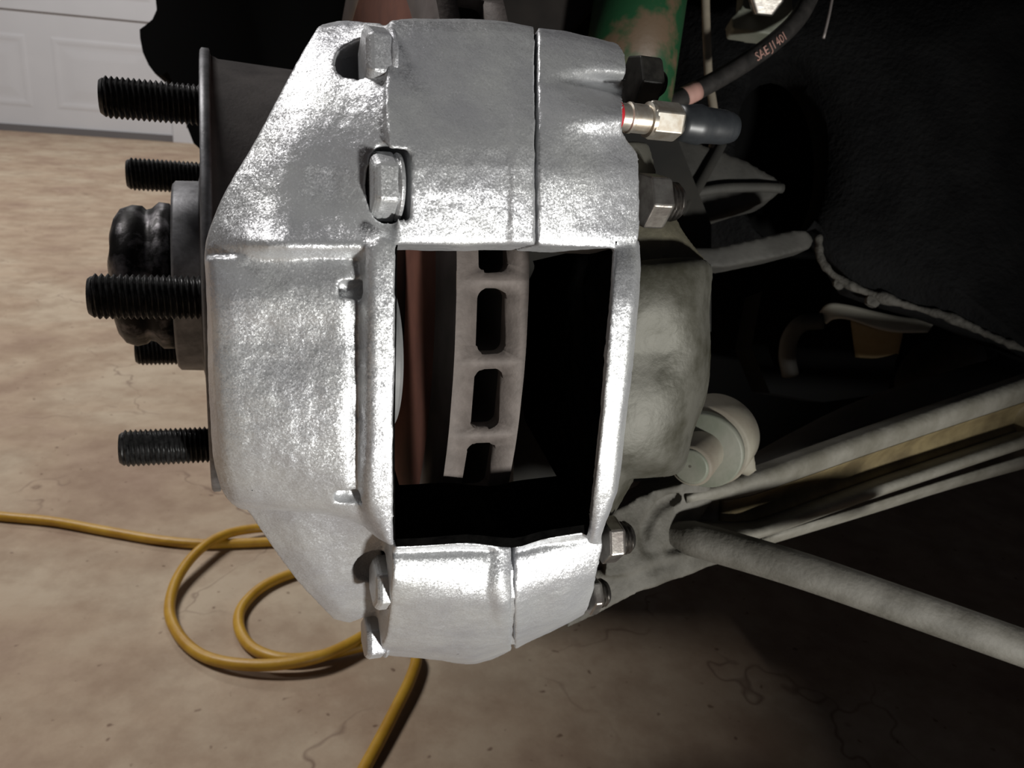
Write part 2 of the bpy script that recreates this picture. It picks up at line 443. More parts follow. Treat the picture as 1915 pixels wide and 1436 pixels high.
for k in range(4):
    z0, z1 = .03 + k * SEC, .03 + (k + 1) * SEC - .008
    sec = mk('door_section', *box(-2.6, uR, -.045, 0, z0, z1, lambda p: DR(p.x, p.y, p.z)), 'door', door, False)
    w, gap = .56, .105
    c = u1 + gap / 2 + .03
    for j in range(-5, 3):
        ua = c + j * (w + gap); ub = ua + w
        if ua > uR - .2: continue
        ub = min(ub, uR - .06)
        za, zb = z0 + .085, z1 - .095
        # an embossed panel: sunk channel round a raised field
        ring = []
        for (ins, n) in ((0, 0.0004), (.012, -.010), (.03, -.010), (.055, .003)):
            ring += [DR(ua + ins, n + .0005, za + ins), DR(ub - ins, n + .0005, za + ins), DR(ub - ins, n + .0005, zb - ins), DR(ua + ins, n + .0005, zb - ins)]
        # panel as proud raised frame so that no hole has to be cut
        ring = []
        for (ins, n) in ((0, 0), (.012, .0015), (.022, .0015), (.036, .0003), (.05, .0003), (.09, .002)):
            ring += [DR(ua + ins, n, za + ins), DR(ub - ins, n, za + ins), DR(ub - ins, n, zb - ins), DR(ua + ins, n, zb - ins)]
        ff = []
        for i in range(5):
            for q in range(4):
                ff.append((i * 4 + q, i * 4 + (q + 1) % 4, (i + 1) * 4 + (q + 1) % 4, (i + 1) * 4 + q))
        ff.append((20, 21, 22, 23)); ff.append((3, 2, 1, 0))
        sub('panel', ring, ff, 'door', sec, False)
    if k:
        mk('seam', *box(-2.6, uR, -.04, -.004, z0 - .012, z0 + .004, lambda p: DR(p.x, p.y, p.z)), 'seam', door, False)
mk('bottom_seal', *box(-2.6, uR + .02, -.05, .008, .0, .032, lambda p: DR(p.x, p.y, p.z)), 'seal', door, False)
struct(mk('trim_1', *box(uR + .004, uR + .13, -.10, .012, 0, 2.3, lambda p: DR(p.x, p.y, p.z)), 'door', None, False))
struct(mk('wall_back', *box(uR + .13, uR + 4.2, -.16, -.06, 0, 2.6, lambda p: DR(p.x, p.y, p.z)), 'wallp', None, False))

# ------------------------------------------------------------------ the car's dark bodywork
body = thing('car_body', 'black car bodywork and wheel well above and behind the brake', 'car', (.3, 1.4, .33))
mk('rocker_panel', *box(-.27, 1.15, .64, 2.7, .315, 1.0), 'black', body, False)
mk('fender_shade_slab', *box(-.36, 1.15, .36, .66, .64, .72), 'black', body, False)  # unseen fender slab, its extent shaped to shade the floor at right
# fender liner, the ragged silhouette against the white door
out = [(285, -60), (293, 18), (285, 36), (272, 47), (261, 55), (262, 72), (267, 98), (278, 122), (290, 138), (303, 141), (313, 134), (322, 152),
       (335, 190), (345, 225), (362, 268), (420, 320), (620, 320), (700, 200), (980, 160), (980, -60)]
lin = mk('fender_liner', *prism(out, .50, .60), 'black', body, False)

# ------------------------------------------------------------------ brake rotor with hat
rot = thing('brake_rotor', 'rust-bloomed vented brake rotor seen edge-on through the silver caliper', 'brake rotor', W(CY(0, 0, 0)))
TH2, RR = .0087, .120
N = 40; offp = radians(-11.4)
V, Fc = [], []; V2, F2 = [], []
def ring_pt(u, v, n):            # rounded rectangle, half sizes u, v
    pts = []; rc = min(u, v) * .62
    for cx, cy, a0 in ((u - rc, v - rc, 0), (-u + rc, v - rc, 90), (-u + rc, -v + rc, 180), (u - rc, -v + rc, 270)):
        for k in range(n):
            a = radians(a0 + 90 * k / (n - 1)); pts.append((cx + rc * cos(a), cy + rc * sin(a)))
    return pts
for i in range(N):
    pc = offp + 2 * pi * i / N; hp = pi / N
    hs, hv = .0036, .0076
    inner = ring_pt(hs, hv, 7)
    n = len(inner); b = len(V)
    hl = hp * RR
    for q, (x, y) in enumerate(inner):               # outer rectangle of the cell, then the slot edge, then the slot floor
        cn, k = divmod(q, 7)
        x6, y0 = math.copysign(hs - min(hs, hv) * .62, x), math.copysign(hv - min(hs, hv) * .62, y)
        if cn % 2: k = 6 - k
        cxx, cyy = math.copysign(TH2, x), math.copysign(hl, y)
        if k <= 3: sx, sy = cxx, y0 + (cyy - y0) * k / 3
        else: sx, sy = cxx + (x6 - cxx) * (k - 3) / 3, cyy
        V.append(W(CY(sx, RR, pc + sy / RR)))
    jit = [random.uniform(-.00022, .00022) for _ in inner]
    for (x, y), jj in zip(inner, jit): V.append(W(CY(x + jj, RR - .0001, pc + (y + jj) / RR)))
    for (x, y) in inner: V.append(W(CY(x, RR - .004, pc + y / RR)))
    for k in range(n):
        k2 = (k + 1) % n
        Fc.append((b + k, b + k2, b + n + k2, b + n + k)); Fc.append((b + n + k, b + n + k2, b + 2 * n + k2, b + 2 * n + k))
    b2 = len(V2)
    for (x, y) in inner: V2.append(W(CY(x * 1.001, RR - .004, pc + y / RR)))
    for (x, y) in inner: V2.append(W(CY(x * .9, RR - .045, pc + y * .6 / RR)))
    for k in range(n):
        k2 = (k + 1) % n; F2.append((b2 + k, b2 + k2, b2 + n + k2, b2 + n + k))
    F2.append(tuple(b2 + n + k for k in range(n)))
mk('vented_rim', V, Fc, 'rotor', rot)
vn = mk('cooling_vents', V2, F2, 'rotor_vent', rot)
cw = W(CY(0, 0, 0))
for sgn in (-1, 1):
    V, Fc = lathe([(sgn * TH2, .102), (sgn * (TH2 + .0003), .1025), (sgn * (TH2 + .0003), .1165), (sgn * TH2, .1172), (sgn * TH2, .1199)], cw, AW, 120)
    mk('swept_band', V, Fc[:-2], 'rotor_face', rot)
    V, Fc = lathe([(sgn * TH2, .060), (sgn * TH2, .1022)], cw, AW, 120)
    mk('rusty_inner_face', V, Fc[:-2], 'rust_face', rot)
hatprof = [(-.0615, .048), (-.0625, .052), (-.0625, .0719), (-.0618, .0726), (-.0602, .0726), (-.0596, .0710), (-.0575, .0700), (-.030, .0690), (-.009, .0675), (-.008, .066)]
V, Fc = lathe(hatprof, cw, AW, 120); mk('rotor_hat', V, Fc[:-2], 'hat', rot)
V, Fc = lathe([(-.0627, .0722), (-.0622, .0729), (-.0602, .0729), (-.0598, .0722)], cw, AW, 120)
mk('hat_lip', V, Fc[:-2], 'hatlip', rot)

# ------------------------------------------------------------------ wheel hub with five studs and the grease cap
hub = thing('wheel_hub', 'black wheel hub with five threaded studs and dented grease cap', 'wheel hub', W(CY(-.0625, 0, 0)))
V, Fc = lathe([(-.0628, .047), (-.0632, .0468), (-.0640, .034), (-.0645, .0318), (-.0715, .0315), (-.0724, .0305), (-.0726, .024)], cw, AW, 72)
mk('hub_flange', V, Fc, 'hatlip', hub)
V, Fc = lathe([(-.0727, .0225), (-.0728, .0228), (-.0736, .0242), (-.0768, .0243), (-.0790, .0222), (-.0808, .0217), (-.0820, .0228), (-.0850, .0232),
               (-.0880, .0222), (-.0900, .0195), (-.0912, .0150), (-.0916, .006), (-.0917, .001)], cw, AW, 72)
gc = mk('grease_cap', V, Fc, 'cap', hub)
for v in gc.data.vertices:
    v.co += v.normal * .0006 * noise.noise(v.co * 160)
sp0 = None
for k in range(5):
    ph = radians(-12.8) + k * 2 * pi / 5
    tip = CY(-.0905 if k else -.0912, .057, ph)
    V, Fc = thread(W(tip), AW, .0276, .0061, .0015, .00085)
    o = mk('wheel_stud', V, Fc, 'stud', hub); autosmooth(o, 50)

# ------------------------------------------------------------------ brake caliper
cal = thing('brake_caliper', 'silver-painted cast brake caliper with empty pad window and four bolt heads', 'brake caliper', W(HIT(940, 730, .14)))
UB = [  # upper block, outer half
    [(733, 38, 136), (770, 34, 136), (860, 35, 136.5), (930, 38, 137), (1001, 50, 137)],
    [(727, 52, 140), (775, 56, 140.5), (860, 58, 141), (940, 58, 141), (1001, 64, 140)],
    [(722, 200, 143.5), (770, 205, 143), (860, 205, 143), (950, 205, 143.3), (1001, 205, 142.8)],
    [(733, 310, 144.6), (780, 310, 144.8), (860, 310, 144.8), (950, 310, 144.8), (1001, 310, 144.4)],
    [(742, 415, 143.2), (790, 430, 142.4), (870, 432, 142.2), (950, 434, 142.2), (1001, 434, 141.8)],
    [(745, 457, 142.5), (790, 458, 141.6), (870, 459, 141.4), (950, 456, 141.4), (1001, 457, 141)]]
BAND = [  # low raised band along the joint
    [(957, 66, 140), (966, 66, 140.7), (1001, 68, 140.5)],
    [(954, 205, 142.9), (962, 205, 143.6), (1001, 205, 143.3)],
    [(952, 310, 144.5), (960, 310, 145.2), (1001, 310, 144.9)],
    [(952, 434, 142.0), (960, 434, 142.8), (1001, 434, 142.4)],
    [(952, 456, 141.2), (960, 456, 142.0), (1001, 457, 141.6)]]
STRIP = [
    [(655, 455, 138), (690, 448, 143.5), (715, 440, 145.2), (744, 456, 145)],
    [(670, 480, 139.6), (691, 478, 145.0), (716, 478, 145.8), (741, 480, 145.8)],
    [(668, 600, 139.6), (690, 600, 145.2), (715, 600, 145.9), (740, 600, 145.9)],
    [(666, 800, 139.6), (688, 800, 145.2), (713, 800, 145.9), (737, 800, 145.9)],
    [(664, 930, 139.6), (687, 935, 145.2), (711, 940, 145.9), (737, 940, 145.9)],
    [(675, 975, 137), (703, 995, 143), (722, 1008, 145.5), (737, 1012, 145.2)],
    [(708, 1008, 138), (718, 1014, 142), (728, 1020, 144.5), (738, 1021, 144)]]
PLAT = [
    [(384, 484, 130.0), (400, 480, 135.2), (500, 479, 138.4), (590, 482, 139.4), (640, 486, 139.8), (672, 492, 140.0), (702, 500, 140.0)],
    [(384, 500, 130.0), (402, 500, 135.5), (500, 500, 138.1), (590, 505, 139.7), (651, 508, 141.1), (674, 508, 139.8), (698, 512, 140.0)],
    [(386, 560, 130.0), (406, 560, 136.5), (500, 560, 139.1), (590, 560, 140.5), (651, 560, 141.5), (674, 560, 139.8), (696, 560, 140.0)],
    [(388, 640, 130.0), (410, 640, 135.9), (500, 640, 137.7), (590, 640, 139.5), (651, 640, 140.9), (674, 640, 139.6), (694, 640, 140.0)],
    [(391, 740, 130.0), (415, 740, 136.5), (500, 740, 138.9), (590, 740, 140.5), (651, 740, 141.5), (674, 740, 139.8), (692, 740, 140.0)],
    [(398, 850, 130.0), (424, 850, 136.5), (510, 850, 139.1), (590, 850, 140.7), (651, 850, 141.7), (674, 850, 139.9), (692, 850, 140.0)],
    [(410, 905, 130.0), (438, 905, 135.3), (520, 910, 137.9), (590, 915, 139.9), (651, 922, 141.3), (674, 930, 139.8), (694, 938, 140.0)],
    [(425, 935, 129.0), (450, 938, 134.0), (530, 945, 136.5), (600, 950, 138.0), (650, 962, 138.4), (678, 972, 139.0), (704, 985, 139.5)],
    [(445, 953, 127.0), (465, 956, 130.0), (540, 957, 132.0), (610, 962, 133.5), (660, 975, 134.5), (688, 988, 135.5), (712, 1003, 136.5)]]
WEDGE = [
    [(600, 46, 126), (640, 37, 127), (680, 38, 131), (718, 43, 135)],
    [(585, 62, 129), (640, 62, 131.5), (680, 62, 134), (720, 62, 139)],
    [(528, 165, 130), (590, 170, 134.8), (655, 175, 138), (722, 180, 142)],
    [(476, 262, 130), (550, 270, 136.4), (640, 275, 139.2), (724, 280, 142.5)],
    [(425, 352, 130), (520, 362, 137.0), (620, 370, 138.0), (728, 372, 142)],
    [(398, 412, 130), (505, 420, 139.2), (610, 425, 139.8), (738, 425, 142)],
    [(387, 448, 130), (500, 452, 141.6), (610, 452, 142.4), (742, 450, 143.6)],
    [(384, 472, 130), (500, 470, 140.8), (610, 468, 141.8), (742, 460, 144)],
    [(384, 490, 128), (500, 486, 137.5), (610, 484, 138.6), (735, 500, 140)]]
LWEDGE = [
    [(430, 925, 126), (545, 930, 131), (640, 940, 133), (712, 990, 135)],
    [(465, 962, 126), (550, 965, 130.5), (640, 972, 132), (722, 1020, 133.5)],
    [(520, 1042, 127), (575, 1042, 130.5), (645, 1045, 131), (722, 1055, 131.5)],
    [(562, 1095, 128), (605, 1098, 130.5), (655, 1100, 130.5), (720, 1105, 130.5)],
    [(602, 1138, 128), (632, 1140, 130), (665, 1142, 130), (720, 1150, 130)],
    [(622, 1158, 127), (645, 1164, 128), (675, 1169, 129), (720, 1185, 129)]]
LB = [  # lower block, outer half
    [(737, 1023, 141.0), (800, 1020, 140.6), (852, 1016, 140.6), (890, 1018, 140.2), (957, 1026, 140)],
    [(736, 1034, 140.2), (800, 1031, 139.4), (852, 1028, 139.2), (890, 1029, 139.2), (957, 1034, 139.2)],
    [(735, 1046, 141.6), (800, 1044, 141), (860, 1042, 140.8), (910, 1042, 140.6), (957, 1044, 140.6)],
    [(735, 1080, 143.2), (800, 1080, 143.2), (860, 1080, 143.2), (910, 1082, 143.2), (957, 1082, 143.2)],
    [(732, 1108, 143.2), (800, 1110, 144), (860, 1112, 144.4), (910, 1112, 144.6), (957, 1112, 144.6)],
    [(730, 1140, 142), (800, 1140, 143.5), (860, 1140, 144), (910, 1140, 144.6), (957, 1140, 144.8)],
    [(722, 1190, 139.5), (800, 1195, 141), (860, 1198, 141.5), (910, 1195, 142), (957, 1190, 142)],
    [(713, 1212, 137.5), (800, 1222, 138.5), (870, 1232, 139), (905, 1226, 139), (957, 1208, 139)],
    [(725, 1226, 134.5), (800, 1233, 135), (874, 1242, 135.5), (915, 1234, 135.5), (957, 1216, 135.5)]]
LBAND = [
    [(916, 1030, 139.4), (936, 1030, 140.4), (957, 1030, 139.9)],
    [(914, 1044, 140.6), (936, 1044, 141.4), (957, 1044, 141)],
    [(912, 1082, 143.2), (936, 1082, 144.2), (957, 1082, 143.6)],
    [(911, 1112, 144.6), (936, 1112, 145.6), (957, 1112, 145)],
    [(910, 1140, 144), (935, 1140, 145.6), (957, 1140, 145.2)],
    [(912, 1190, 141.5), (935, 1188, 142.5), (957, 1186, 142)]]
def axcyl(px, py, r, rad, s0, s1, n=24):
    """a cutter along the axle direction, its middle line through the pixel at radius r"""
    p = HIT(px, py, r / 1000); s = SOF(p)
    return lathe([(s0 / 1000, rad / 1000), (s1 / 1000, rad / 1000)], W(p), AW, n), p
def scoop(px, py, r, rad, ln, s1):
    p = HIT(px, py, r / 1000)
    pr = [(-ln + ln * t, rad * (.02 + .98 * sqrt(max(0, 1 - (1 - t) ** 2.2)))) for t in (0, .04, .12, .25, .4, .6, .8, 1)] + [(s1, rad)]
    return lathe([(a / 1000, b / 1000) for a, b in pr], W(p), AW, 32), p
c1, P1 = scoop(700, 134, 133.2, 6.9, 7.8, 1.8); c2, P2 = scoop(716, 349, 139.2, 7.6, 3.4, 4.3)
c3, P3 = scoop(712, 1072, 133.0, 7.2, 6.5, 2.4); c4, P4 = scoop(694, 1170, 129.0, 7.4, 5.5, 2.2)
h1, _ = axcyl(652, 541, 140.0, 1.8, -2.0, 4); h2, _ = axcyl(650, 926, 140.0, 1.8, -2.4, 4)
outer = cast('outer_half', [blk(UB, 127), blk(BAND, 128), blk(STRIP, 86), blk(PLAT, 86), blk(WEDGE, 81), blk(LWEDGE, 81), blk(LB, 127), blk(LBAND, 128)],
             'silver', cal, .00050, 5, [c1, c2, c3, c4, h1, h2], wob=.00022, wsc=70, dents=1)
UI = [  # upper block, inner half
    [(1007, 51, 137), (1060, 58, 137), (1120, 71, 136), (1156, 81, 135)],
    [(1007, 66, 140), (1060, 73, 140), (1120, 86, 139), (1170, 102, 137)],
    [(1007, 125, 142), (1060, 128, 141.5), (1110, 130, 140), (1172, 138, 138)],
    [(1007, 150, 142.4), (1060, 150, 141.0), (1115, 152, 136), (1168, 160, 131)],
    [(1007, 172, 142.8), (1060, 172, 143), (1118, 172, 140.5), (1166, 176, 137)],
    [(1007, 212, 143), (1060, 212, 144.4), (1115, 214, 145.5), (1166, 216, 145)],
    [(1007, 252, 143.8), (1060, 252, 144.0), (1120, 252, 144), (1168, 252, 142.5)],
    [(1007, 285, 144.3), (1060, 285, 144), (1120, 285, 143.6), (1192, 285, 142)],
    [(1007, 330, 144.5), (1060, 330, 144.4), (1120, 330, 143.8), (1196, 330, 142.4)],
    [(1007, 410, 142.6), (1060, 410, 142.4), (1120, 410, 142.2), (1197, 410, 141.5)],
    [(1007, 436, 141.8), (1060, 438, 141.8), (1120, 438, 141.8), (1197, 440, 141.5)],
    [(1007, 458, 141), (1060, 461, 141), (1120, 463, 141), (1190, 466, 141)]]
SI = [
    [(1152, 448, 140.2), (1172, 448, 140.4), (1188, 448, 140.2), (1197, 448, 138.5)],
    [(1151, 466, 141.2), (1172, 466, 141.6), (1190, 466, 141.4), (1198, 466, 139)],
    [(1149, 500, 143.6), (1172, 500, 143.9), (1191, 500, 143.6), (1199, 500, 140)],
    [(1146, 545, 145.2), (1168, 545, 145.4), (1188, 545, 145.1), (1196, 545, 141)],
    [(1142, 600, 145.6), (1164, 600, 145.8), (1184, 600, 145.5), (1192, 600, 141)],
    [(1127, 780, 145.6), (1147, 780, 145.8), (1165, 780, 145.5), (1173, 780, 141)],
    [(1113, 920, 145.6), (1131, 920, 145.8), (1147, 920, 145.5), (1154, 920, 141)],
    [(1104, 994, 144.0), (1114, 996, 145), (1124, 992, 144), (1130, 985, 140)],
    [(1100, 1015, 142.5), (1108, 1018, 143), (1116, 1018, 142.5), (1122, 1015, 139)]]
LI = [
    [(963, 1024, 140.5), (1012, 1009, 140.8), (1060, 1002, 141), (1122, 990, 140)],
    [(963, 1034, 139.6), (1012, 1020, 139.6), (1060, 1013, 140), (1124, 1002, 140)],
    [(963, 1044, 140.8), (1012, 1034, 141), (1070, 1028, 141.2), (1126, 1020, 141)],
    [(963, 1082, 143.2), (1010, 1074, 143.2), (1065, 1068, 143), (1119, 1060, 142)],
    [(963, 1112, 144.6), (1008, 1102, 144.0), (1060, 1094, 143.4), (1114, 1082, 141.6)],
    [(963, 1140, 144.8), (1005, 1130, 143.2), (1055, 1118, 143), (1111, 1100, 140)],
    [(963, 1186, 142), (1000, 1172, 141.5), (1050, 1155, 141.2), (1101, 1135, 139)],
    [(963, 1205, 139), (1000, 1188, 138.8), (1050, 1166, 138.5), (1094, 1146, 137)],
    [(963, 1214, 135.5), (1000, 1196, 135.5), (1050, 1172, 135), (1088, 1151, 134)]]
ch, _ = axcyl(1168, 219, 138.6, 3.5, -1.0, 9)
inner = cast('inner_half', [blk(UI, 127), blk(SI, -2.0), blk(LI, 127)], 'silver', cal, .00048, 2, [ch], wob=.00018, wsc=70, dents=1)
# grimy pad cavity behind the painted frame, its shade put into the black
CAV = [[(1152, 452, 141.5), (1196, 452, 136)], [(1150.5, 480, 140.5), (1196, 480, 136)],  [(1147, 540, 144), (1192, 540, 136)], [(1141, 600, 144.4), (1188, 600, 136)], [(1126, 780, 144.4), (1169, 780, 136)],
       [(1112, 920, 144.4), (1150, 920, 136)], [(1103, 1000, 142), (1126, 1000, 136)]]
mk('pad_cavity_wall', *blk(CAV, 94), 'grime_shade', cal, False)
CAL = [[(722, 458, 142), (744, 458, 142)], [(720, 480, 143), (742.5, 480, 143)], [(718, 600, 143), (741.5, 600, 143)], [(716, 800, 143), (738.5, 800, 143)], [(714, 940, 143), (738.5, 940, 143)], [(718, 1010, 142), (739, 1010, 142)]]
mk('pad_cavity_wall', *blk(CAL, 84), 'grime_shade', cal, False)  # black liner added to stop light bouncing onto the rotor face
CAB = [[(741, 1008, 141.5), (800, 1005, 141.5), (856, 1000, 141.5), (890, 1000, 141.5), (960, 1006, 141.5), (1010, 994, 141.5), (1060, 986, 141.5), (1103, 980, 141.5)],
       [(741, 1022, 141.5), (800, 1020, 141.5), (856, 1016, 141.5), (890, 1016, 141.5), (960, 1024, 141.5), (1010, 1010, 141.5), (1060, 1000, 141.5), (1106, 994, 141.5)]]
mk('pad_cavity_floor', *blk(CAB, 122.5), 'grime_shade', cal, False)
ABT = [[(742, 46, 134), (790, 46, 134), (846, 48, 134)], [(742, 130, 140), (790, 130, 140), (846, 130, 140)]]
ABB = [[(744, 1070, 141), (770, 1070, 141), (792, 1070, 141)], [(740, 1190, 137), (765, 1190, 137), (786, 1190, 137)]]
mk('pad_abutment', *blk(ABT, 86), 'grime_shade', cal, False); mk('pad_abutment', *blk(ABB, 86), 'grime_shade', cal, False)
# dark joint face between the halves
JU = [[(1000, 64, 137), (1008, 64, 137)], [(1000, 205, 141), (1008, 205, 141)], [(1000, 320, 142.6), (1008, 320, 142.6)], [(1000, 434, 140), (1008, 434, 140)], [(1000, 455, 139.4), (1008, 455, 139.4)]]
JL = [[(955, 1046, 139.8), (965, 1046, 139.8)], [(955, 1080, 142.4), (965, 1080, 142.4)], [(955, 1140, 144.2), (965, 1140, 144.2)], [(955, 1205, 138.6), (965, 1205, 138.6)]]
mk('joint_gasket', *blk(JU, 128), 'gap', cal, False)
jl = mk('joint_gasket', *blk(JL, 134), 'silver', cal, False)
# unpainted inner piston housing
PH = [
    [(1186, 488, 133), (1230, 484, 133), (1285, 481, 133), (1316, 483, 131), (1330, 494, 126)],
    [(1186, 510, 135), (1230, 505, 136), (1285, 503, 136), (1318, 505, 134), (1334, 510, 127)],
    [(1182, 580, 135.5), (1230, 580, 136.5), (1285, 580, 136.5), (1314, 580, 134), (1328, 580, 127)],
    [(1172, 660, 134), (1225, 660, 134.5), (1280, 660, 135.5), (1314, 660, 134), (1330, 660, 127)],
    [(1166, 740, 135), (1215, 740, 136), (1270, 740, 136), (1308, 740, 133), (1323, 740, 126)],
    [(1158, 810, 135.5), (1210, 810, 136.5), (1260, 810, 136), (1286, 810, 133), (1298, 805, 126)],
    [(1152, 868, 135), (1200, 868, 135.5), (1250, 868, 135), (1274, 866, 132), (1286, 860, 126)],
    [(1150, 897, 131), (1195, 896, 131), (1240, 893, 130.5), (1262, 890, 129), (1276, 880, 125)]]
PW = [  # thin web below the housing
    [(1140, 890, 134), (1165, 890, 133), (1188, 894, 128)], [(1138, 930, 134), (1152, 930, 133), (1168, 930, 128)], [(1134, 968, 133), (1140, 968, 132), (1146, 966, 128)]]
ph_ = cast('piston_housing', [blk(PH, 92), blk(PW, 118)], 'zinc', cal, .0007, 6, (), wob=.00010, wsc=60, dents=1)
PU = [  # dark upper web of the inner half, behind the nuts
    [(1185, 395, 126), (1240, 405, 126), (1262, 400, 124)], [(1185, 440, 127), (1240, 440, 127), (1285, 440, 124)], [(1185, 500, 127), (1250, 500, 127), (1325, 490, 124)]]
cast('upper_web', [blk(PU, 105)], 'zinc_shaded', cal, .0008, 4, ())
UW2 = [[(1170, 262, 133), (1200, 262, 132), (1215, 268, 130)], [(1180, 310, 133), (1205, 310, 132), (1228, 322, 130)], [(1185, 330, 133), (1210, 330, 132), (1228, 335, 130)]]
cast('bolt_land', [blk(UW2, 120)], 'zinc', cal, .0007, 3, ())
# pistons inside the pad window
def disc(px, py, r, rad, length, m, name):
    p = HIT(px, py, r / 1000)
    q = W(INW(p, r / 1000 - rad))
    V, Fc = lathe([(-length, rad * .995), (-.0008, rad), (0, rad - .0008), (.0001, rad * .72), (-.006, rad * .70), (-.006, .001)], q, AW, 64)
    return autosmooth(mk(name, V, Fc, m, cal), 40)
disc(756, 700, 136.5, .0165, .012, 'piston', 'outer_piston')
p = HIT(1120, 700, .128); q = W(INW(p, .107))
V, Fc = lathe([(.010, .019), (0, .019), (-.0005, .0185), (-.0006, .001)], q, AW, 48); mk('inner_piston', V, Fc, 'grime_shade', cal)
# bolts: painted hex heads on the outer side, nuts on the inner side
def hexhead(p, length, rad, rot):
    o = W(p)
    return lathe([(0, rad * .82), (.0008, rad * .99), (.0014, rad), (length, rad), (length + .0001, rad * 1.22), (length + .0009, rad * 1.22)], o, AW, 6, W(E1) - CAM, rot)
def bolthead(p, length, rad, rot):
    o = W(p); ref = W(E1) - CAM
    a = lathe([(0, rad * .80), (.0007, rad * .96), (.0014, rad), (length, rad)], o, AW, 6, ref, rot)
    b = lathe([(length - .0002, rad * .90), (length + .0004, rad * .95), (length + .0012, rad * .95)], o, AW, 32, ref)
    return join(a, b)
for (pp, ds, rr, rt, up_) in ((P1, -.0030, .0072, 32, .0030), (P2, -.0028, .0068, 34, 0), (P3, -.0024, .0066, 32, .0026), (P4, -.0024, .0062, 32, .0028)):
    pp = INW(pp, (pp - CR - A * SOF(pp)).length + up_)
    o = mk('bolt_head', *bolthead(pp + A * ds, .0048, rr, radians(rt)), 'silver', cal, False)
    md = o.modifiers.new('bevel', 'BEVEL'); md.width = .0006; md.segments = 2; md.limit_method = 'ANGLE'
def nut(px, py, r, rad, ln, sl, m, rt, bolt=.0034):
    p = HIT(px, py, r / 1000); o = W(p); ref = W(E1) - CAM
    a = lathe([(0, rad), (ln - .0008, rad), (ln, rad * .86)], o, AW, 6, ref, radians(rt))
    nt_ = mk('nut', *a, m, cal, False)
    md = nt_.modifiers.new('bevel', 'BEVEL'); md.width = .0004; md.segments = 2; md.limit_method = 'ANGLE'
    V, Fc = thread(W(p + A * (ln + sl)), -AW, ln + sl - .001, bolt, .0010, .0006)
    autosmooth(sub('bolt_end', V, Fc, 'nut_shaded' if m == 'nut_shaded' else 'bolt_steel', nt_), 50)
    return nt_
nut(1198, 374, 135.5, .0064, .0056, .0040, 'nut', 22, .0044)
nut(1180, 150, 130, .0062, .0062, .0022, 'nut_shaded', 20)
nut(1124, 1010, 137, .0060, .0046, .0034, 'nut', 28, .0042)
nut(1098, 1112, 134.5, .0056, .0030, .0028, 'nut', 15, .0040)
# bleed screw
p = HIT(1166, 219, .1386); o_ = W(p); ref = W(E1) - CAM
V, Fc = lathe([(-.0045, .0029), (-.0016, .0032), (-.0012, .0030)], o_, AW, 32); mk('thread_sealant', V, Fc, 'redseal', cal)
V, Fc = lathe([(-.004, .0029), (.0008, .0029), (.0010, .0033), (.0016, .0033), (.0018, .0030), (.0022, .0031), (.0056, .0031), (.0058, .0038), (.0068, .0038)], o_, AW, 40)
bs = autosmooth(mk('bleed_screw', V, Fc, 'bleeder', cal), 30)
V, Fc = lathe([(.0058, .0036), (.0064, .0042), (.0130, .0042), (.0134, .0038)], o_, AW, 6, ref, radians(-8))
hx = sub('bleeder_hex', V, Fc, 'bleeder', bs, False); md = hx.modifiers.new('bevel', 'BEVEL'); md.width = .0003; md.segments = 2
V, Fc = lathe([(.0134, .0030), (.0135, .0038), (.0150, .0039), (.0175, .0043), (.0188, .0044), (.0202, .0040), (.0220, .0039), (.0255, .0038), (.0262, .0036), (.0266, .0035), (.0272, .0034), (.0282, .0030), (.0286, .002)], o_, AW, 48)
sub('rubber_cap', V, Fc, 'rubber', bs)

# ------------------------------------------------------------------ suspension behind the caliper
arm = thing('control_arm', 'dusty grey stamped lower control arm running down from right frame edge', 'control arm', WP(1500, 950, .31))
def st(x, rows): return [(x, y, d) for y, d in rows]
def station(x, y0, k, d0):
    return [(x, y0 + k * y, d0 + d) for y, d in ((0, .012), (8, .004), (24, 0), (40, .0004), (54, .004), (66, .011), (86, .014), (103, .012), (110, .005), (122, 0), (136, 0), (140, .006))]
ARM = [station(1284, 912, .60, .2605), station(1345, 893, .80, .268), station(1390, 878, .95, .276), station(1440, 861, 1, .284),
       station(1620, 797, 1, .309), station(1780, 743, 1, .331), station(1940, 690, 1, .353)]
mk('arm_channel', *sheet(ARM, 4, .003), 'arm', arm)
WEB = [[(p[0], p[1], p[2] - .0005) for p in r[4:8]] for r in ARM[1:]]
mk('arm_web_shade', *sheet(WEB, 4, .0004), 'arm_shaded', arm)  # thin brown sheet laid in the channel to paint its shade
mk('arm_gusset', *sheet([[(1896, 745, .356), (1935, 700, .352)], [(1882, 790, .362), (1935, 760, .356)], [(1890, 838, .358), (1940, 838, .352)]], 5, .003), 'arm_shaded', arm)
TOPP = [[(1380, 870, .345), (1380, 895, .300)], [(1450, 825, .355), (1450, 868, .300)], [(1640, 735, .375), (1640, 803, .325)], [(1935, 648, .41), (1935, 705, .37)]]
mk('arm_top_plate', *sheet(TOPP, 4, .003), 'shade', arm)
FLG = [[(1425, 1004, .292), (1425, 1012, .292), (1440, 1018, .296)], [(1620, 944, .317), (1620, 955, .317), (1620, 964, .322)], [(1780, 893, .340), (1780, 905, .340), (1780, 914, .345)], [(1935, 846, .362), (1935, 861, .362), (1935, 871, .367)]]
mk('arm_lower_flange', *sheet(FLG, 4, .003), 'arm', arm)
def hull(pts, th):
    """rounded lump: outline of (px, py, d), carried back th"""
    return prism(pts, pts[0][2], pts[0][2] + th)
K1 = hull([(1135, 965, .248), (1200, 925, .255), (1262, 900, .264), (1330, 900, .276), (1400, 880, .288), (1392, 935, .286), (1300, 960, .272), (1265, 985, .262), (1235, 1035, .256), (1200, 1075, .252), (1130, 1080, .247)], .02)
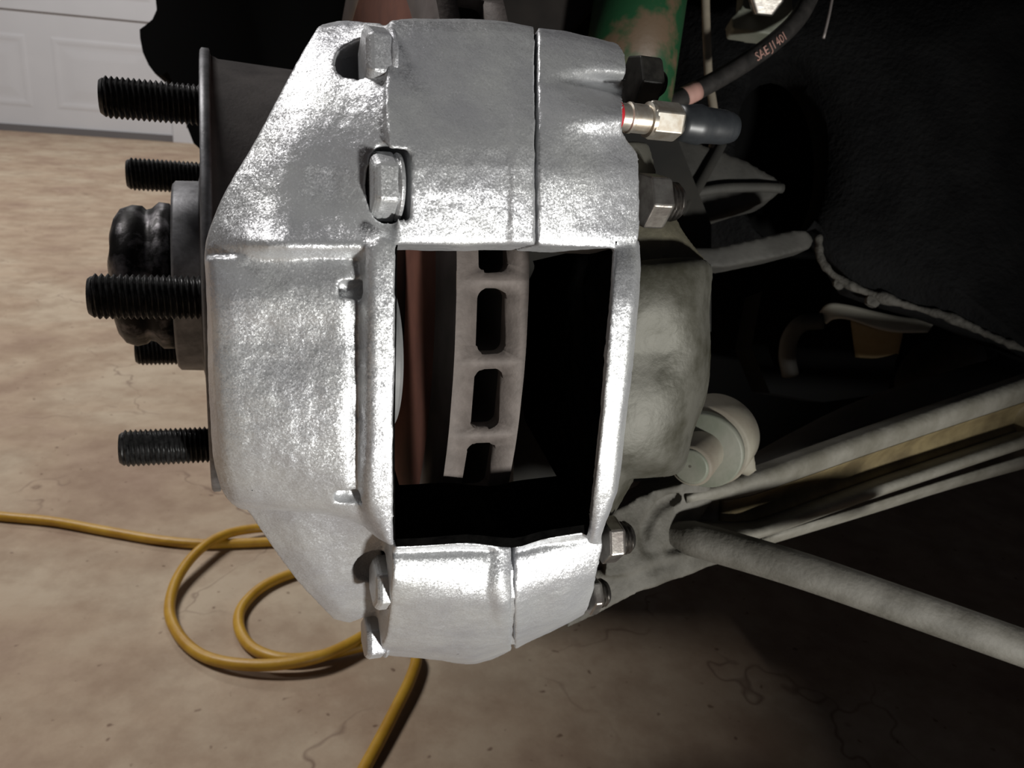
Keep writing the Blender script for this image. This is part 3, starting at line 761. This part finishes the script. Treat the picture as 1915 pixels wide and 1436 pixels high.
K2 = hull([(1120, 1060, .250), (1200, 1045, .252), (1300, 1030, .262), (1420, 1005, .285), (1345, 1056, .268), (1200, 1106, .254), (1118, 1148, .250), (1060, 1176, .249), (1040, 1120, .250)], .018)
G1 = tube([WP(*q) for q in cr([(1268, 925, .2635), (1232, 950, .2575), (1207, 990, .2545), (1210, 1022, .2535), (1236, 1040, .2545)], 5)], .0022, 10)
G2 = tube([WP(1165, 1088, .2490), WP(1230, 1068, .2535), WP(1312, 1040, .2625)], [.0014, .0028, .0012], 10)
K4 = hull([(1215, 918, .2545), (1322, 893, .2625), (1338, 930, .269), (1300, 985, .2675), (1292, 1052, .266), (1225, 1060, .257)], .025)
cast('arm_knuckle_end', [K1, K2, K4], 'rod', arm, .0011, 4, (G1, G2), wob=.0006, wsc=60)
rod = thing('tension_rod', 'dusty grey steel rod slanting to the lower right of the frame', 'suspension rod', WP(1500, 1090, .25))
pts = [WP(*q) for q in cr([(1238, 992, .264), (1332, 1017, .258), (1500, 1067, .252), (1700, 1136, .248), (1960, 1228, .244)], 8)]
V, Fc = tube(pts, [.0030 + .0028 * min(1, i / 5) for i in range(len(pts))], 24)
mk('rod_shaft', V, Fc, 'rod', rod)

bj = thing('ball_joint', 'grey-green pivot bolt and split washers under the bare piston housing', 'pivot joint', WP(1330, 830, .26))
axj = (WP(1345, 800, .268) - WP(1290, 866, .243)).normalized()
c0 = WP(1290, 872, .243)
V, Fc = lathe([(0, .0062), (.0008, .0069), (.030, .0069)], c0, axj, 40); mk('bolt_shank', V, Fc, 'joint_tan', bj)
V, Fc = lathe([(0, .0005), (-.0004, .0050), (.0001, .0062)], c0, axj, 40); mk('bolt_face', V, Fc, 'joint', bj)
V, Fc = lathe([(0, .0122), (.0004, .0128), (.0028, .0128), (.0030, .0122)], c0 + axj * .0125, axj, 64); mk('washer', V, Fc, 'joint', bj)
V, Fc = lathe([(0, .0132), (.0006, .0140), (.0125, .0140), (.013, .0130)], c0 + axj * .0165, axj, 64); mk('bushing_shell', V, Fc, 'joint_tan', bj)
for (a, b) in (((1388, 782), (1384, 838)), ((1400, 815), (1410, 870))):
    pass
LUG = hull([(1378, 790, .262), (1395, 812, .262), (1412, 850, .264), (1416, 880, .266), (1400, 892, .268), (1375, 880, .264), (1366, 840, .262)], .012)
cast('clamp_lug', [LUG], 'joint_tan', bj, .0009, 4)
V, Fc = box(-.0006, .0006, -.0006, .0006, -.006, .006)
mk('washer_split', *tube([WP(1338, 845, .2545), WP(1378, 850, .2575)], .0006, 8), 'grime_shade', bj)

sa = thing('steering_link', 'blurred grey steering link pointing right from behind the caliper', 'steering link', WP(1400, 470, .31))
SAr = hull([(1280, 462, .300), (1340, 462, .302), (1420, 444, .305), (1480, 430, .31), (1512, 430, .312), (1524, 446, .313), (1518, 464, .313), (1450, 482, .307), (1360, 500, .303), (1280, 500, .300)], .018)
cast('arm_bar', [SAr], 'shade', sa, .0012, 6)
kn = thing('steering_knuckle', 'dark dusty knuckle casting in shadow beyond the bleed screw', 'knuckle', WP(1350, 340, .34))
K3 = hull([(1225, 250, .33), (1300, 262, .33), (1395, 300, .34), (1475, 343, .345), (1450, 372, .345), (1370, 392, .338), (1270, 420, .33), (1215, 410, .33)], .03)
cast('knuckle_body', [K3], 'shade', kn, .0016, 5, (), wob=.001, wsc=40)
mk('knuckle_rib', *tube([WP(*q) for q in cr([(1350, 268, .334), (1330, 305, .331), (1300, 358, .328), (1272, 402, .326)], 5)], .0022, 12), 'dull_black', kn)
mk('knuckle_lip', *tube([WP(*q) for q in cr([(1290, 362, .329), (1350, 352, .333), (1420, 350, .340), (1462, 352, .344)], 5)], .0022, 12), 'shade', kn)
mk('knuckle_backing', *prism([(1000, 200), (1240, 190), (1330, 420), (1330, 620), (1180, 640), (1150, 960), (960, 960), (960, 640)], .325, .36), 'dull_black', kn, False)  # upright extended as an added dark backing behind the pad window

# inner apron with its big hole and flaking lower edge
apr = thing('inner_apron', 'large black undercoated inner panel with oval hole at upper right', 'body panel', WP(1700, 300, .34))
outp = [(1250, -60), (1960, -60), (1960, 676), (1915, 655), (1860, 632), (1800, 606), (1740, 585), (1690, 572), (1640, 556), (1600, 541), (1562, 520), (1536, 492), (1530, 455), (1530, 425), (1400, 470), (1240, 440), (1240, 200)]
cx, cy, ax_, ay_ = 1462, 285, 88, 172
K = 48
def apd(px, py): return .395 - (px - 1530) / 1915 * .12 - (py - 300) / 1436 * .02
def onout(a):
    """where a ray from the hole's middle leaves the panel outline"""
    dx, dy = cos(a), sin(a); best = None
    for i in range(len(outp)):
        (x0, y0), (x1, y1) = outp[i], outp[(i + 1) % len(outp)]
        ex, ey = x1 - x0, y1 - y0; den = dx * ey - dy * ex
        if abs(den) < 1e-9: continue
        t = ((x0 - cx) * ey - (y0 - cy) * ex) / den; u = ((x0 - cx) * dy - (y0 - cy) * dx) / den
        if t > 0 and 0 <= u <= 1 and (best is None or t < best): best = t
    return cx + dx * best, cy + dy * best
angs = sorted(set([2 * pi * k / K for k in range(K)] + [math.atan2(y - cy, x - cx) % (2 * pi) for x, y in outp]))
V, Fc = [], []; n = len(angs)
for a in angs:
    ox, oy = onout(a)
    e = 1 / sqrt((cos(a) / ax_) ** 2 + (sin(a) / ay_) ** 2)
    hx_, hy = cx + cos(a) * e, cy + sin(a) * e
    for t in (0, .15, .45, 1):
        x, y = hx_ + (ox - hx_) * t, hy + (oy - hy) * t
        V.append(WP(x, y, apd(x, y) - (.004 if t == .15 else 0)))
    V.append(W(PX(ox, oy, apd(ox, oy)) + Vector((0, .02, 0)))); V.append(W(PX(hx_, hy, apd(hx_, hy)) + Vector((.004, .03, 0))))
for k in range(n):
    k2 = (k + 1) % n; b, c = 6 * k, 6 * k2
    for q in range(3): Fc.append((b + q, c + q, c + q + 1, b + q + 1))
    Fc.append((b + 3, c + 3, c + 4, b + 4)); Fc.append((b, b + 5, c + 5, c))
mk('apron_panel', V, Fc, 'apron', apr)
mk('dark_hole_backing', *prism([(1340, 60), (1600, 60), (1600, 480), (1340, 480)], .46, .47), 'black', apr, False)  # black sheet added so the oval hole reads dark
edge = [(1531, 440), (1534, 480), (1552, 508), (1580, 528), (1612, 543), (1650, 556), (1700, 572), (1760, 588), (1810, 608), (1860, 631), (1950, 668)]
EP = cr([PX(x, y, apd(x, y) - .0005) for x, y in edge], 8)
V, Fc = tube([W(q) for q in EP], [.0016 + .0009 * noise.noise(q * 300) + .0018 * max(0, noise.noise(q * 90)) for q in EP], 10)
mk('flaked_edge', V, Fc, 'apron_edge', apr)
for (x, y, w) in ((1572, 530, .003), (1636, 562, .0035)):
    q = PX(x, y, apd(x, y) - .002)
    V, Fc = lathe([(0, .001), (.001, w), (.004, w * .9), (.005, .001)], W(q), FW, 9); 
    for i, v in enumerate(V): V[i] = v + Vector((noise.noise(v * 300), noise.noise(v * 310), noise.noise(v * 290))) * .0012
    mk('undercoat_flake', V, Fc, 'apron_edge', apr, False)
mk('seam_bead', *tube([WP(*q) for q in cr([(1558, -12, .384), (1550, 30, .384), (1540, 72, .385)], 4)], .0007, 8), 'bareworn', apr)

# bracket and bellows below the apron
br = thing('rack_bracket', 'curved pale bracket with dark round hole below the black panel edge', 'bracket', WP(1600, 640, .42))
LIP = [[(1752, 598, .40), (1735, 622, .398)], [(1690, 593, .405), (1680, 622, .402)], [(1640, 583, .408), (1640, 615, .405)], [(1585, 570, .412), (1588, 598, .409)], [(1548, 568, .415), (1560, 597, .412)], [(1528, 590, .418), (1545, 606, .414)]]
mk('bracket_lip', *sheet(LIP, 5, .006), 'bracketlip', br)
WBB = [[(1590, 596, .413), (1595, 635, .422), (1600, 672, .44)], [(1640, 612, .410), (1640, 645, .42), (1640, 672, .44)], [(1690, 618, .407), (1685, 640, .42), (1680, 662, .44)]]
mk('bracket_web', *sheet(WBB, 4, .004), 'bracketweb', br)
V, Fc = lathe([(0, .0175), (.002, .019), (.012, .019), (.013, .0175)], WP(1530, 660, .42), FW + RT * .2, 48)
mk('bracket_eye', *tube([WP(*q) for q in cr([(1538, 600, .418), (1500, 605, .42), (1478, 630, .424), (1472, 665, .428), (1478, 700, .432)], 6)], .0045, 12), 'shade', br)
mk('bracket_body', *prism([(1425, 545), (1530, 570), (1600, 600), (1690, 615), (1660, 735), (1540, 752), (1440, 735), (1405, 650)], .438, .47), 'black', br, False)
bt = thing('rack_boot', 'black rubber bellows boot behind the control arm', 'rubber boot', WP(1790, 680, .42))
axb = (WP(1900, 760, .44) - WP(1740, 640, .41)).normalized()
prof = []
for k in range(7):
    prof += [(k * .009, .022 + .0015 * k), (k * .009 + .004, .027 + .0015 * k), (k * .009 + .0055, .027 + .0015 * k)]
V, Fc = lathe(prof, WP(1745, 690, .45), axb, 48); mk('bellows', V, Fc, 'hose', bt)
cm = thing('dark_backdrop', 'added black slab that darkens the gaps behind the suspension', 'backdrop', (.35, .75, .3))
mk('backdrop_slab', *prism([(1180, 420), (1560, 420), (1960, 640), (1960, 790), (1640, 790), (1400, 900), (1180, 900)], .52, .60), 'black', cm, False)  # black slab added where only shade shows behind the suspension

# ------------------------------------------------------------------ top edge: strut, springs, hose, pipe
stt = thing('green_strut', 'green-painted strut tube with rusty patches behind the caliper top', 'strut', WP(1180, 80, .33))
a0, a1 = WP(1215, -120, .335), WP(1166, 210, .335)
V, Fc = tube([a0, a0.lerp(a1, .5), a1], .0195, 40); mk('strut_tube', V, Fc, 'green', stt)
lk = thing('splash_shield', 'dark sheet-metal splash shield between rotor and green strut', 'shield', WP(1030, 20, .36))
mk('shield_plate', *prism([(940, -60), (1150, -60), (1108, 8), (1062, 62), (1040, 110), (940, 110)], .345, .352), 'hat_dark', lk, False)
hs = thing('brake_hose', 'black rubber brake hose with pink printing at the top right', 'brake hose', WP(1400, 110, .35))
HP = cr([PX(1200, 222, .330), PX(1262, 190, .335), PX(1330, 155, .34), PX(1400, 113, .345), PX(1455, 72, .35), PX(1495, 30, .355), PX(1522, -25, .36), PX(1535, -80, .365)], 8)
V, Fc = tube([W(q) for q in HP], .0040, 48); mk('hose_tube', V, Fc, 'hose', hs)
# printing along the hose
def hose_text(txt, t0, size):
    L = [0]
    for i in range(1, len(HP)): L.append(L[-1] + (HP[i] - HP[i - 1]).length)
    def at(s):
        for i in range(1, len(HP)):
            if L[i] >= s:
                k = (s - L[i - 1]) / (L[i] - L[i - 1]); return HP[i - 1].lerp(HP[i], k), (HP[i] - HP[i - 1]).normalized()
        return HP[-1], (HP[-1] - HP[-2]).normalized()
    cu = bpy.data.curves.new('t', 'FONT'); cu.body = txt; cu.size = size; cu.extrude = .0; cu.resolution_u = 2
    o = bpy.data.objects.new('t', cu); COL.objects.link(o)
    dg = bpy.context.evaluated_depsgraph_get(); me = bpy.data.meshes.new_from_object(o.evaluated_get(dg)); bpy.data.objects.remove(o)
    V = []
    for v in me.vertices:
        p, t = at(t0 + v.co.x)
        e = Vector((0, -1, 0)); e = (e - t * e.dot(t)).normalized(); up = e.cross(t); up = up if up.z > 0 else -up
        a = (v.co.y - size * .62) / .0040
        V.append(W(p + (e * cos(a) + up * sin(a)) * .0046))
    return V, [tuple(q.vertices) for q in me.polygons]
V, Fc = hose_text('SAE J1401', .0600, .0048); mk('hose_print', V, Fc, 'print', hs, False)
mk('paint_mark', *tube([W(q) for q in HP[10:14]], .00412, 40), 'print', hs)
bl = thing('brake_pipe', 'thin tan metal brake pipe hanging beside the green strut', 'brake pipe', WP(1322, 90, .36))
mk('pipe', *tube([WP(*q) for q in cr([(1319, -60, .366), (1320, 20, .366), (1323, 100, .364), (1326, 150, .362), (1336, 220, .36), (1330, 290, .36), (1300, 330, .355)], 6)], .0019, 14), 'line', bl)
hb = thing('hose_bracket', 'grey hose bracket with bright hex bolt at the top edge', 'bracket', WP(1425, 20, .37))
cast('bracket_plate', [hull([(1392, -40, .365), (1388, 12, .365), (1368, 32, .365), (1371, 54, .366), (1442, 64, .366), (1466, 44, .366), (1484, 18, .366), (1480, -40, .366)], .012)], 'joint', hb, .0009, 3)
V, Fc = lathe([(0, .0070), (.0012, .0078), (.006, .0078)], WP(1436, -2, .352), FW + UP * .5, 6); o = mk('bolt', V, Fc, 'nut', hb, False)
md = o.modifiers.new('bevel', 'BEVEL'); md.width = .0006; md.segments = 2

# ------------------------------------------------------------------ extension cord on the floor
CP = [(-80, 955), (0, 965), (100, 975), (200, 993), (300, 1010), (380, 1017), (460, 1015), (560, 1012), (660, 1020), (735, 1060), (745, 1120), (712, 1165), (655, 1203), (590, 1230), (510, 1243),
      (430, 1240), (372, 1222), (333, 1185), (317, 1140), (330, 1085), (366, 1035), (415, 1002), (480, 988), (560, 988), (640, 1005), (660, 1035), (620, 1055), (545, 1073), (490, 1098), (453, 1135),
      (447, 1172), (468, 1208), (510, 1228), (560, 1232), (620, 1222), (690, 1205), (750, 1200), (778, 1225), (768, 1268), (738, 1330), (706, 1392), (675, 1450), (640, 1530)]
HZ = [0, 0, 0, 0, 0, 0, 0, 0, 0, .002, .004, .005, .006, .006, .004, .002, 0, 0, 0, .004, .008, .007, .004, .002, 0, 0, 0, 0, 0, 0, 0, 0, .001, .001, .001, .002, .003, .003, .003, .002, .001, 0, 0]
cp = [flr(x, y, .0040 + h) for (x, y), h in zip(CP, HZ)]
V, Fc = tube(cr(cp, 7), .0038, 14)
tag(mk('extension_cord', V, Fc, 'cord'), 'yellow extension cord coiled in loops on the concrete floor', 'cord')
for o in bpy.data.objects:
    if '_o' in o: del o['_o']
